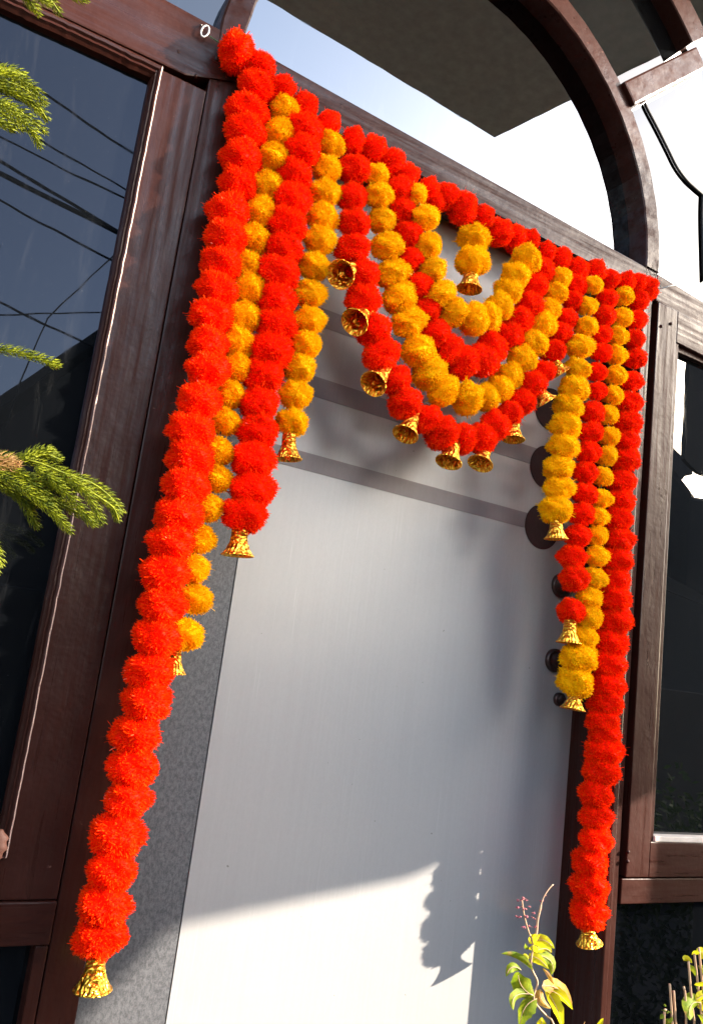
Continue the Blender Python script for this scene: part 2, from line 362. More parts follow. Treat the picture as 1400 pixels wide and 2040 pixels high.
# --- fanlight
fl = tag(empty('fanlight', (CX, 0, 1.15)), 'arched fanlight above the door with brown curved ring and radial bars', 'window')
def ring(name, rx0, rz0, rx1, rz1, a0, a1, y0, y1, mat, parent, n=64, wob=0.0):
    bm = bmesh.new(); rows = []
    for i in range(n + 1):
        a = a0 + (a1 - a0) * i / n; c, s = math.cos(a), math.sin(a); j = wob * math.sin(i * 1.7)
        rows.append([bm.verts.new((CX + (rx + j) * c, y, CZ + (rz + j) * s)) for rx, rz, y in
                     ((rx0, rz0, y1), (rx0, rz0, y0 + .003), (rx0 + .004, rz0 + .004, y0), (rx1 - .004, rz1 - .004, y0), (rx1, rz1, y0 + .003), (rx1, rz1, y1))])
    for r, s in zip(rows, rows[1:]):
        for q in range(5): bm.faces.new((r[q], r[q + 1], s[q + 1], s[q]))
        bm.faces.new((r[5], r[0], s[0], s[5]))
    bm.faces.new(rows[0]); bm.faces.new(rows[-1][::-1])
    return finish(bm, name, mat, parent)
A0, A1 = -0.02, math.pi + 0.06
T = math.radians; BA = 43.5
ring('inner_ring', .578, .592, .629, .656, A0, A1, -0.006, 0.09, WN, fl, 90, .0008)
ring('outer_ring', 1.01, 1.045, 1.10, 1.13, T(BA + 1.8), T(180 - BA - 1.8), -0.006, 0.09, WN, fl, 90)
def pane_poly(name, pts, y, mat):
    return prism(name, pts, y, y + .005, mat, fl, 0)
arc = lambda rx, rz, a0, a1, n=40: [(CX + rx * math.cos(a0 + (a1 - a0) * i / n), CZ + rz * math.sin(a0 + (a1 - a0) * i / n)) for i in range(n + 1)]
pane_poly('centre_pane', arc(.61, .64, T(-4), T(184), 60), 0.052, GL_COAT)
BA = 43.5
for a0, a1 in ((BA, 90), (90, 180 - BA)):
    pane_poly('outer_pane', arc(.62, .65, T(a0), T(a1)) + arc(1.03, 1.06, T(a1), T(a0)), 0.045, GL_RIGHT)
for a0, a1 in ((0, BA), (180, 180 - BA)):
    pane_poly('outer_pane', arc(.62, .65, T(a0), T(a1)) + [(CX + 1.6 * math.cos(T(a1)), CZ + 1.6 * math.sin(T(a1))), (CX + 2.0 * math.cos(T(a0)), CZ + 1.1 * (a1 > a0) + .8 * (a1 < a0)), (CX + 2.0 * math.cos(T(a0)), CZ)], 0.045, GL_SIDE)
pane_poly('corner_pane', arc(1.08, 1.11, T(BA), T(90)) + [(CX, 2.6), (2.9, 2.6)], 0.053, GL_COAT)
for ang in (BA, 90, 180 - BA):
    a = T(ang); d = Vector((math.cos(a), math.sin(a))); nn = Vector((-d.y, d.x)); r0, r1 = (.640, 1.016)
    if ang == BA: r0 = .636
    c = Vector((CX, CZ)); hw = .033
    prism('radial_bar', [tuple(c + d * r0 - nn * hw), tuple(c + d * r1 - nn * hw), tuple(c + d * r1 + nn * hw), tuple(c + d * r0 + nn * hw)], -0.02, 0.085, WN, fl, 0.006)

# --- canopy over the door (seen mirrored in the fanlight) and the wall it springs from
H = 2.45
C1, C2, C3 = atz(540, 5, H), atz(985, 275, H), atz(1375, 90, H)
def mir(p): return (p.x, .104 - p.y)          # mirrored in the glass at Y = 0.052
c1, c2, c3 = mir(C1), mir(C2), mir(C3)
e1 = (c1[0] + (c1[0] - c2[0]) * 3, c1[1] + (c1[1] - c2[1]) * 3)
c4 = (c3[0] + (c3[0] - c2[0]) * (abs(c3[1]) + .0) / max(1e-3, (c3[1] - c2[1])), 0.1)
prism('canopy', [e1, c2, c4, (e1[0], 0.1)], H, H + .28, RENDERW, None, 0.004, axis='Z')
tag(bpy.data.objects['canopy'], 'flat plastered canopy over the doorway, mirrored in the fanlight', 'canopy')
hw_ = tag(empty('house_wall', (1, 0.2, -1.5)), 'beige plastered house wall around the timber front', 'wall')
box('wall_left', -5, -0.403, 0.0, 0.3, -1.5, 5.5, FACADE, hw_, 0).name = 'wall_panel'
box('wall_panel', 3.002, 7, 0.0, 0.3, -1.5, 5.5, FACADE, hw_, 0)
box('wall_panel', -0.40, 3.0, 0.101, 0.3, 2.45, 5.5, FACADE, hw_, 0)
box('backing_wall', -0.40, 3.0, 0.19, 0.3, -1.5, 2.445, GAP, hw_, 0)

# ================================================================ the street opposite (mirrored in the panes, shades the door)
# dark slab mirrored in the right window, shaped to shade the upper door
d = 4.05; a = at(1372, 715, d); b = at(1368, 912, d); a.x = b.x = .358 + TP * d
tz = at(1372, 640, d).z
nb = tag(empty('shade_slab', (a.x + 1, -3.76, b.z)), 'large dark hoarding panel shaped to shade the upper door, mirrored at the right edge of the right window', 'slab')
prism('shade_slab_panel', [(a.x, b.z), (a.x + .25, b.z - .10), (a.x + 3.6, b.z - .10), (a.x + 3.6, tz), (a.x, tz)], -d, -d - .05, HOUSE1, nb, .004)
for px_ in (a.x + 1.6, a.x + 3.2): box('support_post', px_, px_ + .08, -d - .06, -d - .14, -1.5, tz, HOUSE1, nb, 0)
# balcony added out of view, its lower edge shaped from the slanting shadow line
by = tag(empty('shade_screen', (4.4, -1.75, .9)), 'dark balcony added out of view to shade the door', 'screen')
def cast(px, py, y, d):
    p = at(px, py, y); return Vector((p.x + TP * (d + y), -d, p.z + KZ * (d + y)))
A_, B_, C_ = cast(360, 1828, EY, 1.95), cast(860, 1726, EY, 1.55), cast(1250, 1597, 0, 1.25)
L_ = Vector((.358 + TP * 2.1, -2.1, 0)); L_.z = A_.z - (A_.x - L_.x) * (B_.z - A_.z) / (B_.x - A_.x)
E_ = C_ + (C_ - B_) * 1.6
low = [L_, A_, B_, C_, E_]; V = []; Fc = []
for p, hh in zip(low, (.78, .74, .50, .50, .60)):
    for dy in (0, -.04):
        for dz in (0, hh): V.append((p.x, p.y + dy, p.z + dz))
for i in range(len(low) - 1):
    a, b = i * 4, i * 4 + 4
    Fc += [(a, b, b + 1, a + 1), (a + 2, a + 3, b + 3, b + 2), (a, a + 2, b + 2, b), (a + 1, b + 1, b + 3, a + 3)]
Fc += [(0, 1, 3, 2), (16, 18, 19, 17)]
from_arrays('shade_screen_panel', V, Fc, HOUSE1, by)
box('shade_screen_post', E_.x - .1, E_.x, E_.y - .05, E_.y - .15, -1.5, E_.z + .4, HOUSE1, by, 0)
# house across the street, left part of the reflection
def silhouette(name, px, d, depth, label, cat, mat, low=None):
    pts = [at(x, y, d) for x, y in px]; pts = [(p.x, p.z) for p in pts]
    lo = -1.5 if low is None else low
    t = tag(empty(name, (sum(p[0] for p in pts) / len(pts), -d, lo)), label, cat)
    return t, pts
t, pts = silhouette('gabled_house', [(-500, 1140), (0, 792), (195, 657), (330, 565)], 6.0, 4, 'dark gabled house across the street, mirrored in the left window', 'house', HOUSE1)
x0, x1 = pts[0][0], pts[3][0] + (pts[3][0] - pts[1][0]) * .9
prism('wall', [(x0 + .2, -1.5), (x1 - .2, -1.5), (x1 - .2, pts[1][1] - .35), (pts[3][0], pts[3][1] - .15), (x0 + .2, pts[0][1] - .15)], -6.15, -10, HOUSE1, t, 0)
prism('roof', [(x0, pts[0][1] - .1), (pts[3][0], pts[3][1] - .1), (x1, pts[1][1] - .35), (x1, pts[1][1] - .22), (pts[3][0], pts[3][1] + .02), (x0, pts[0][1] + .02)], -6.0, -10.2, ROOFM, t, 0)
for wx in (0.15, 0.45, 0.72):
    X_ = x0 + (x1 - x0) * wx; f = box('window', X_, X_ + .5, -6.12, -6.149, -.2, .7, WHITEP if False else HOUSE1, t, 0)
    box('pane', X_ + .04, X_ + .46, -6.10, -6.119, -.16, .66, GL_DARK, f, 0)
d = 6.0
t2 = tag(empty('pavilion', (at(1335, 1500, d).x, -d, -1.5)), 'small pillared roof pavilion, dark against the sky in the right window', 'pavilion')
P = lambda x, y, dd=d: (at(x, y, dd).x, at(x, y, dd).z)
prism('roof', [P(1150, 815), P(1290, 838), P(1372, 918), P(1384, 934), P(1384, 945), P(1368, 945), P(1364, 952), P(1356, 958), P(1350, 962), P(1150, 940)], -d, -d - 2.5, ROOFM, t2, 0)
prism('pillar', [P(1322, 955), P(1348, 962), P(1346, 1030), P(1320, 1030)], -d - .05, -d - .35, HOUSE1, t2, 0)
prism('body', [P(1100, 1000), P(1318, 1029), P(1420, 1019), (P(1420, 1019)[0] + .1, -1.5), (P(1100, 1000)[0], -1.5)], -d, -d - 4, HOUSE1, t2, 0)
t3 = tag(empty('flat_roofed_house', (P(1500, 1019)[0] + 2, -d, -1.5)), 'low dark flat roofed house mirrored beside the pavilion', 'house')
x_ = P(1420, 1019)[0] + .12
box('wall', x_, x_ + 7, -d - .2, -d - 5, -1.5, P(1420, 1021)[1], HOUSE1, t3, 0)
box('parapet', x_, x_ + 7, -d + .05, -d - .15, P(1420, 1021)[1] - .3, P(1420, 1019)[1] + .02, ROOFM, t3, 0)
# overhead wires
def wire(name, p, q, d, r, sag, label, ext0=.6, ext1=1.2):
    a, b = at(*p, d), at(*q, d); a.y = b.y = -d; v = b - a; A = a - v * ext0; B = b + v * ext1
    pts = [A.lerp(B, i / 24) - Vector((0, 0, sag * 4 * (i / 24) * (1 - i / 24))) + Vector((0, 0, sag * .9)) for i in range(25)]
    tag(tube(name, pts, r, WIRE, None, 6), label, 'cable')
W = [((65, 165), (265, 297), .010, 'uppermost thin wire mirrored in the left window'),
     ((78, 270), (250, 372), .008, 'second thin wire from the top mirrored in the left window'),
     ((0, 268), (248, 390), .008, 'thin wire just above the two thick ones, mirrored in the left window'),
     ((0, 318), (235, 455), .013, 'upper one of the two close wires mirrored in the left window'),
     ((0, 342), (235, 458), .020, 'thickest wire mirrored in the left window'),
     ((0, 398), (222, 513), .009, 'wire just below the thick pair, mirrored in the left window'),
     ((0, 600), (190, 688), .009, 'lowest sloping wire, mirrored in front of the gabled roof'),
     ((0, 625), (200, 618), .006, 'almost level thin wire mirrored in the left window')]
for p, q, r, l in W: wire('overhead_wire', p, q, 5.0, r, .03, l)
q = [at(x, y, 5.0) for x, y in ((232, 500), (97, 632), (40, 765), (10, 860))]
for v in q: v.y = -5.0
tag(tube('overhead_wire', q, .006, WIRE, None, 6), 'kinked wire crossing the others steeply in the left window', 'cable')
for k, (p, q_, l) in enumerate((((1345, 986), (1400, 1010), 'upper of the thin wires beside the pavilion'), ((1345, 995), (1400, 1022), 'lower of the thin wires beside the pavilion'),
                       ((1330, 1175), (1400, 1203), 'pale wire across the dark part of the right window'))):
    wire('overhead_wire', p, q_, 5.2, .010, .02, l, .8, 4)
# loose black cable on the fanlight, right
cp = [at(x, y, .040) for x, y in ((1283, 205), (1291, 222), (1310, 258), (1331, 300), (1347, 332), (1366, 358), (1385, 376), (1404, 392), (1440, 420))]
tag(tube('black_cable', smooth_path(cp, 6), .0042, WIRE), 'loose black cable hanging across the right fanlight pane', 'cable')
cp = [at(x, y, .040) for x, y in ((1399, 385), (1398, 440), (1401, 560))]
tag(tube('black_cable', smooth_path(cp, 6), .0042, WIRE), 'short black cable running straight down at the right edge', 'cable')

tag(box('sky_block_wall', -6, 9, -3.2, -3.35, -1.5, .25, HOUSE1, None, .01), 'low dark wall added behind the camera to block low sky, mirrored in the low panes', 'wall')  # added behind the camera to keep low sky off the frames
# shrubs opposite, seen dark in the lower right panes
V = []; Fc = []
def shrub(cx, cy, cz, rx, ry, rz, n, s):
    for _ in range(n):
        u = rng.normal(size=3); u /= np.linalg.norm(u); rr = rng.uniform(.45, 1) ** .5 * (1 + .25 * math.sin(u[0] * 7 + u[2] * 5))
        c = np.array((cx, cy, cz)) + u * rr * (rx, ry, rz)
        a = rng.normal(size=3); a /= np.linalg.norm(a); b = np.cross(a, rng.normal(size=3)); b /= np.linalg.norm(b); l = s * rng.uniform(.6, 1.3)
        i = len(V); V.extend([c - a * l, c + b * l * .35, c + a * l, c - b * l * .35]); Fc.append((i, i + 1, i + 2, i + 3))
for k in range(9):
    shrub(2.7 + k * .42, -1.35 + rng.uniform(-.25, .1), -1.1 + rng.uniform(-.1, .2), .36, .3, .55 + rng.uniform(0, .2), 1500, .028)
tag(from_arrays('shrubbery', [tuple(v) for v in V], Fc, SHRUB), 'low leafy shrubs across the path, mirrored in the lower right panes', 'shrubs', kind='stuff')

# ================================================================ garland
def pom_mesh(name, mat, seed, nb=2600, wild=.0):
    r = np.random.default_rng(seed); ax = .80
    V = []; Fc = []; nu, nv = 30, 18; ph0 = r.uniform(0, 6, 6)
    def lump(u):
        a = math.atan2(u[1], u[0])
        return 1 + .07 * math.sin(3 * a + ph0[0]) * (1 - abs(u[2])) + .05 * math.sin(5 * a + 4 * u[2] + ph0[1]) + .05 * math.sin(6 * u[2] + 2 * a + ph0[2])
    for j in range(nv + 1):
        th = math.pi * j / nv
        for i in range(nu):
            ph = 2 * math.pi * i / nu; u = np.array((math.sin(th) * math.cos(ph), math.sin(th) * math.sin(ph), math.cos(th)))
            q = .86 * lump(u) * (1 + r.uniform(-.055, .04)); V.append((q * u[0], q * u[1], q * ax * u[2]))
    for j in range(nv):
        for i in range(nu):
            Fc.append((j * nu + i, j * nu + (i + 1) % nu, (j + 1) * nu + (i + 1) % nu, (j + 1) * nu + i))
    sc_ = np.array((1, 1, ax))
    for k in range(nb):
        u = r.normal(size=3); u /= np.linalg.norm(u); lp = lump(u)
        L = lp * (r.uniform(.90, 1.02) if r.random() > .015 else r.uniform(1.03, 1.12 + wild))
        dr = u + r.normal(size=3) * .38; dr /= np.linalg.norm(dr)
        s = np.cross(dr, r.normal(size=3)); s /= np.linalg.norm(s)
        base = u * .80 * lp; wd = r.uniform(.012, .026); ln = (L - .80 * lp)
        tip = base + dr * ln * 1.05; mid = (base + tip) * .5 + s * r.uniform(-.02, .02); i = len(V)
        for q in (base - s * wd, base + s * wd, mid + s * wd * 1.1, tip + s * wd * .6, tip - s * wd * .6, mid - s * wd * 1.1): V.append(tuple(q * sc_))
        Fc.append((i, i + 1, i + 2, i + 5)); Fc.append((i + 5, i + 2, i + 3, i + 4))
    me = bpy.data.meshes.new(name); me.from_pydata(V, [], Fc); me.materials.append(mat[0]); me.materials.append(mat[1])
    mi = np.zeros(len(Fc), int); mi[nu * nv:] = 1
    me.polygons.foreach_set('material_index', mi); return me
POMS = {'r': [pom_mesh('red_pompom', (REDC, RED), s, 2800, .10 * (s % 2)) for s in range(6)],
        'y': [pom_mesh('yellow_pompom', (YELC, YEL), s + 20, 2800, .10 * (s % 2)) for s in range(6)]}
def bell_mesh():
    prof = [(.0, 1.0), (.22, 1.0), (.30, .985), (.335, .95), (.32, .92), (.345, .90), (.36, .60), (.40, .42), (.405, .40), (.44, .38), (.50, .24), (.60, .11), (.66, .05), (.70, .03), (.71, .0), (.69, -.012),
            (.64, .02), (.54, .10), (.42, .25), (.34, .42), (.30, .85), (.0, .9)]
    n = 40; V = []; Fc = []
    for j, (r, z) in enumerate(prof):
        for i in range(n):
            a = 2 * math.pi * i / n; rr = r * (1 + (.012 * math.sin(a * 10) if 5 < j < 13 else 0))
            V.append((rr * math.cos(a), rr * math.sin(a), z))
    for j in range(len(prof) - 1):
        for i in range(n): Fc.append((j * n + i, j * n + (i + 1) % n, (j + 1) * n + (i + 1) % n, (j + 1) * n + i))
    # clapper
    b = len(V); m = 10
    for j in range(7):
        th = math.pi * j / 6
        for i in range(m): V.append((.11 * math.sin(th) * math.cos(2 * math.pi * i / m), .11 * math.sin(th) * math.sin(2 * math.pi * i / m), .10 + .13 * math.cos(th)))
    for j in range(6):
        for i in range(m): Fc.append((b + j * m + i, b + j * m + (i + 1) % m, b + (j + 1) * m + (i + 1) % m, b + (j + 1) * m + i))
    me = bpy.data.meshes.new('bell'); me.from_pydata(V, [], Fc); me.materials.append(GOLD)
    me.polygons.foreach_set('use_smooth', [True] * len(me.polygons)); return me
BELL = bell_mesh()
STR = {
 'header': ('r', .038, 'red marigold garland row along the top of the door', [(470,102,37),(519,136,31),(560,178,31),(603,216,29),(650,250,29),(704,281,27),(745,299,29),(781,328,30),(807,356,28),(853,379,24),(866,401,22),(887,392,26),(920,417,31),(961,435,24),(992,464,27),(1022,473,26),(1055,479,20),(1088,502,22),(1119,515,22),(1148,538,23),(1184,540,22),(1215,556,20),(1245,561,19),(1268,563,18),(1292,576,23)], None),
 'S1': ('r', .068, 'longest red strand, at the left edge of the garland, ending near the bottom', [(507,179,38),(496,225,42),(489,266,41),(478,318,41),(473,366,39),(455,424,43),(448,473,41),(443,525,41),(430,579,41),(422,631,42),(417,685,42),(413,739,43),(397,798,43),(383,859,46),(381,913,46),(371,967,46),(353,1026,48),(340,1082,46),(329,1142,49),(323,1205,48),(313,1269,48),(298,1336,48),(293,1397,50),(270,1463,48),(263,1527,50),(254,1591,46),(236,1664,53),(226,1734,49),(209,1802,54),(201,1864,51)], [(193,1902,185,1972,38,0)]),
 'S1y': ('y', .037, 'yellow strand half hidden behind the longest red one', [(566,220,26),(557,269,30),(543,318,30),(530,372,30),(520,424,30),(505,474,31),(492,530,31),(492,577,31),(481,633,31),(471,682,31),(469,731,28),(458,783,28),(448,839,28),(427,900,31),(430,954,27),(414,1013,29),(396,1073,31),(383,1134,31),(387,1193,32),(366,1264,32)], [(350,1294,346,1343,24,0)]),
 'S2': ('r', .050, 'second red strand from the left, its bell over the charcoal strip', [(604,260,34),(599,303,34),(586,350,35),(581,400,36),(571,448,38),(564,495,38),(553,546,39),(551,600,38),(546,648,39),(535,698,40),(525,747,39),(515,803,38),(512,859,40),(502,916,43),(502,975,43),(484,1026,41)], [(478,1056,473,1107,33,0)]),
 'S3': ('y', .042, 'yellow strand right of the second red one, with its bell at mid door', [(656,289,27),(651,338,28),(645,385,31),(641,432,31),(636,479,31),(625,531,32),(620,585,31),(615,639,32),(607,687,31),(597,734,32),(589,785,33),(581,841,33)], [(576,869,574,915,28,0)]),
 'swag_a': ('r', .048, 'lowest red swag, with bells hanging along it', [(704,340,30),(700,392,30),(702,446,31),(704,495,34),(720,548,33),(722,599,35),(743,658,35),(756,707,36),(790,758,32),(807,804,35),(850,835,30),(879,863,34),(923,874,31),(959,873,32),(984,848,30),(1014,823,25),(1040,800,27),(1060,766,26),(1081,741,24),(1099,700,26),(1114,664,24),(1128,635,22),(1140,599,22),(1148,569,23)],
            [(706,534,678,547,30,.030),(733,618,706,642,29,.024),(771,737,743,765,28,.022),(824,828,807,866,27,.010),(905,880,893,921,27,.008),(964,902,956,924,26,.006),(1023,840,1022,876,23,.004),(1072,775,1088,800,22,.004),(1106,722,1120,742,18,.004)]),
 'swag_b': ('y', .047, 'wide yellow swag between the two red swags', [(750,350,24),(753,392,28),(761,438,29),(768,492,32),(784,546,34),(797,592,35),(812,642,35),(830,699,35),(856,743,35),(884,779,33),(928,794,33),(969,791,28),(993,774,28),(1014,749,28),(1035,715,28),(1060,684,28),(1078,648,27),(1091,617,25),(1105,585,23),(1114,556,22)], None),
 'swag_c': ('r', .046, 'inner red swag just inside the wide yellow one', [(794,379,26),(799,420,26),(810,468,28),(815,520,25),(830,572,27),(846,618,27),(864,663,28),(894,699,29),(925,722,30),(956,719,30),(977,694,28),(1009,669,27),(1029,640,25),(1050,608,25),(1065,571,24),(1078,538,24)], None),
 'swag_d': ('y', .062, 'smallest yellow swag, innermost under the header', [(830,387,22),(843,435,28),(850,490,27),(861,538,29),(876,588,30),(902,621,29),(943,637,30),(970,632,27),(996,610,26),(1014,580,27),(1024,549,27),(1045,517,28)], None),
 'pendant': ('y', .050, 'short yellow drop with one bell in the middle of the header', [(943,474,32),(940,522,33)], [(940,532,934,576,26,0)]),
 'R1': ('y', .058, 'leftmost yellow strand of the right group, its bell over a brown disc', [(1178,569,19),(1171,610,21),(1163,651,22),(1153,692,27),(1150,736,26),(1140,774,29),(1129,812,30),(1125,849,30),(1120,890,30),(1114,931,30),(1114,972,30),(1108,1016,32)], [(1107,1036,1107,1074,24,0)]),
 'R2': ('r', .046, 'red strand beside the leftmost yellow one of the right group, its last ball spaced apart', [(1207,594,21),(1202,630,21),(1198,666,20),(1195,702,21),(1189,741,21),(1186,779,21),(1178,821,25),(1172,862,25),(1170,900,25),(1165,941,25),(1162,983,25),(1157,1024,26),(1149,1067,26),(1141,1109,28),(1141,1152,29),(1138,1217,28)], [(1135,1239,1132,1281,25,0)]),
 'R3': ('y', .042, 'longer yellow strand of the right group, its bell beside the keyhole', [(1240,592,19),(1238,633,19),(1230,669,19),(1226,707,19),(1222,748,19),(1217,787,19),(1211,826,19),(1211,869,19),(1206,908,19),(1198,949,19),(1195,993,19),(1190,1029,19),(1188,1067,20),(1185,1108,21),(1180,1152,22),(1171,1192,23),(1169,1230,23),(1163,1270,24),(1150,1311,31),(1144,1358,31)], [(1145,1378,1140,1413,25,0)]),
 'R4': ('r', .031, 'rightmost red strand, reaching lowest on the right jamb', [(1268,599,20),(1267,638,20),(1262,677,20),(1261,715,21),(1258,759,22),(1254,802,24),(1249,844,26),(1247,880,25),(1244,916,26),(1238,959,26),(1237,998,26),(1231,1034,27),(1230,1075,28),(1226,1116,28),(1224,1156,29),(1220,1194,31),(1222,1235,31),(1216,1279,31),(1213,1322,31),(1211,1363,32),(1207,1402,31),(1199,1436,28),(1204,1462,28),(1203,1496,33),(1198,1537,32),(1187,1582,30),(1188,1628,30),(1184,1672,30),(1175,1719,32),(1172,1768,33),(1172,1818,34)], [(1169,1846,1173,1880,26,0)]),
}
gar = tag(empty('door_garland', at(880, 380, -.04)), 'red and yellow pompom garland with gold bells hung over the door', 'garland')
def add(name, me, parent, Mw):
    o = bpy.data.objects.new(name, me); COL.objects.link(o); o.parent = parent; o.matrix_basis = Mw; return o
for key, (colr, dep, lab, balls, bells) in STR.items():
    dv = (lambda y: min(.074, .031 + max(0, y - 180) * .000072)) if key == 'S1' else (lambda y: dep)
    P3 = [at(x, y, -dv(y)) for x, y, r in balls]
    root = gar.matrix_world.translation
    path = [p - root for p in P3]
    if bells and key != 'swag_a': path.append(at(*bells[0][:2], -dv(bells[0][1])) - root)
    bm = bmesh.new(); tube_bm(bm, path, .0012, 5)
    st = finish(bm, 'garland_strand', THREAD, None, True); st.parent = gar; st['label'] = lab
    for i, (x, y, r) in enumerate(balls):
        p = P3[i] + Vector((random.uniform(-.002, .002), random.uniform(-.004, .004), 0)); R = size(r, P3[i]) * {'S1y': 1.24, 'R3': 1.24, 'header': 1.12, 'R4': 1.19, 'swag_c': 1.24, 'swag_d': 1.14, 'S1': 1.06, 'S2': 1.14}.get(key, 1.10)
        tng = (P3[min(i + 1, len(P3) - 1)] - P3[max(i - 1, 0)]).normalized()
        rot = tng.to_track_quat('Z', 'Y').to_matrix().to_4x4()
        tilt = Matrix.Rotation(random.uniform(-.22, .22), 4, 'X') @ Matrix.Rotation(random.uniform(-.22, .22), 4, 'Y')
        S_ = Matrix.Diagonal((R * random.uniform(.99, 1.05), R * random.uniform(.96, 1.05), R * random.uniform(1.0, 1.14), 1))
        add('pompom', random.choice(POMS[colr]), st, Matrix.Translation(p - root) @ rot @ tilt @ Matrix.Rotation(random.uniform(0, 6.28), 4, 'Z') @ S_)
    for b in bells or ():
        T3 = at(b[0], b[1], -dv(b[1])); B3 = at(b[2], b[3], -dv(b[1]) - b[5]); ax = T3 - B3
        L = ax.length; rr = size(b[4], B3) / .70
        L = max(L, rr * .95)
        Mw = Matrix.Translation(B3 - root) @ ax.to_track_quat('Z', 'Y').to_matrix().to_4x4() @ Matrix.Rotation(random.uniform(0, 6.28), 4, 'Z') @ Matrix.Diagonal((rr, rr, L * 1.12, 1))
        add('bell', BELL, st, Mw)
# hook, nail
q = at(409, 62, -.012); hk = tag(empty('hanging_ring', q), 'white plastic ring that ties the left end of the garland to the frame', 'ring')
bm = bmesh.new(); tube_bm(bm, [q + Vector((.006 * math.cos(a) + .004 * math.sin(a), 0, .013 * math.sin(a) - .003 * math.cos(a))) for a in [k * 2 * math.pi / 24 for k in range(25)]], .0016, 6)
finish(bm, 'loop', WHITEP, hk, True)
tube('tie_cord', [at(418, 72, -.014), at(432, 82, -.03), at(452, 92, -.04)], .0012, THREAD, hk, 6)
tube('nail', [at(400, 50, .0), at(402, 50, -.014)], .0015, STEEL, hk, 6)
nl = tube('bent_nail', [at(1303, 578, -.004), at(1322, 573, -.02), at(1345, 567, -.035)], .0016, STEEL, None, 8)
tag(nl, 'long thin nail sticking out at the right end of the garland', 'nail')

# ================================================================ araucaria at the left
tr = tag(empty('araucaria_tree', (-.75, -.45, -1.5)), 'green araucaria whose needled branches reach in from the left', 'tree')
tube('trunk', [(-.75, -.45, -1.5), (-.74, -.44, 0), (-.75, -.45, 1.2), (-.75, -.46, 2.1)], [.06, .045, .03, .012], BARK, tr, 12)
def needles(V, Fc, MI, path, r0, mi, seed):
    rr = np.random.default_rng(seed); pts = smooth_path(path, 10)
    # resample
    L = [0]
    for a, b in zip(pts, pts[1:]): L.append(L[-1] + (b - a).length)
    tot = L[-1]; s = 0; j = 0; ph = 0
    while s < tot:
        while j < len(L) - 2 and L[j + 1] < s: j += 1
        t = (s - L[j]) / max(1e-6, L[j + 1] - L[j]); p = pts[j].lerp(pts[j + 1], t); tg = (pts[j + 1] - pts[j]).normalized()
        u = tg.orthogonal().normalized(); v = tg.cross(u); f = min(1, (tot - s) / .03 + .55) * 1.1
        for k in range(5):
            ph += 2.399; dirr = u * math.cos(ph) + v * math.sin(ph)
            ln = r0 * f * rr.uniform(.85, 1.2)
            d0 = (dirr * .95 + tg * .45).normalized(); d1 = (dirr * .35 + tg * .9 + Vector((0, 0, .12))).normalized()
            sd_ = tg.cross(dirr).normalized() * (.0010)
            b0 = p; b1 = p + d0 * ln * .6; b2 = b1 + d1 * ln * .6; i = len(V)
            up_ = d0.cross(sd_).normalized() * .0006
            V.extend([tuple(x) for x in (b0 - sd_, b0 + sd_, b1 + sd_ * 1.1, b2, b1 - sd_ * 1.1, b1 + up_)])
            Fc.extend([(i, i + 1, i + 2, i + 5), (i, i + 5, i + 4), (i + 5, i + 2, i + 3), (i + 5, i + 3, i + 4)]); MI.extend([mi] * 4)
        s += .0030
BR = [
 ('needled branch drooping at mid height in front of the window stile', -.36, [(-600, 900)], [[(-60,905),(60,917),(130,943),(185,963),(222,992),(245,1022)],[(128,943),(175,985),(206,1044)],[(98,948),(150,998),(190,1048)],[(55,917),(90,905),(122,916)],[(40,915),(80,898),(105,900)],
   [(-30,925),(50,975),(105,1018),(142,1060)],[(50,975),(120,1003),(192,1040)],[(-30,950),(35,988),(58,1018),(76,1050)],[(-40,915),(20,930),(90,985),(118,1028)],[(-40,940),(20,975),(70,1010)],[(150,955),(190,985),(225,1010),(236,1035)],[(70,930),(120,960),(160,975)],[(0,918),(40,945),(95,965),(130,985)]], [(-50,912,30,915),(-50,925,40,925)]),
 ('bright needled branch tip at upper left', -.40, [(-600, 120)], [[(-60,140),(20,148),(62,172),(93,208)],[(-60,165),(30,188),(76,212),(94,238)],[(-60,178),(20,210),(60,236),(90,262)],[(-10,198),(40,235),(68,265),(80,290)],[(-50,195),(10,228),(45,258)],[(-60,135),(10,138),(52,150)],[(-50,225),(5,245),(28,258)],[(-60,155),(0,170),(50,195),(80,225)],[(-40,150),(30,168),(75,192)]], []),
 ('single thin needled twig below the middle of the window', -.34, [(-600, 640)], [[(-60,688),(30,700),(80,714),(116,728)]], []),
 ('needled tip peeking in at the top left corner', -.42, [(-500, -200)], [[(20,-50),(52,-8),(77,28)],[(50,-50),(95,-8),(120,26)],[(100,-45),(140,-14),(174,0)],[(30,-40),(70,-12),(100,8)],[(0,-40),(40,-20),(66,10)]], []),
 ('small needled tip at the left edge below the large branch', -.33, [(-600, 1040)], [[(-40,1050),(-10,1088),(2,1128)],[(-50,1060),(-18,1100),(-6,1140)]], [])]
sdx = 0
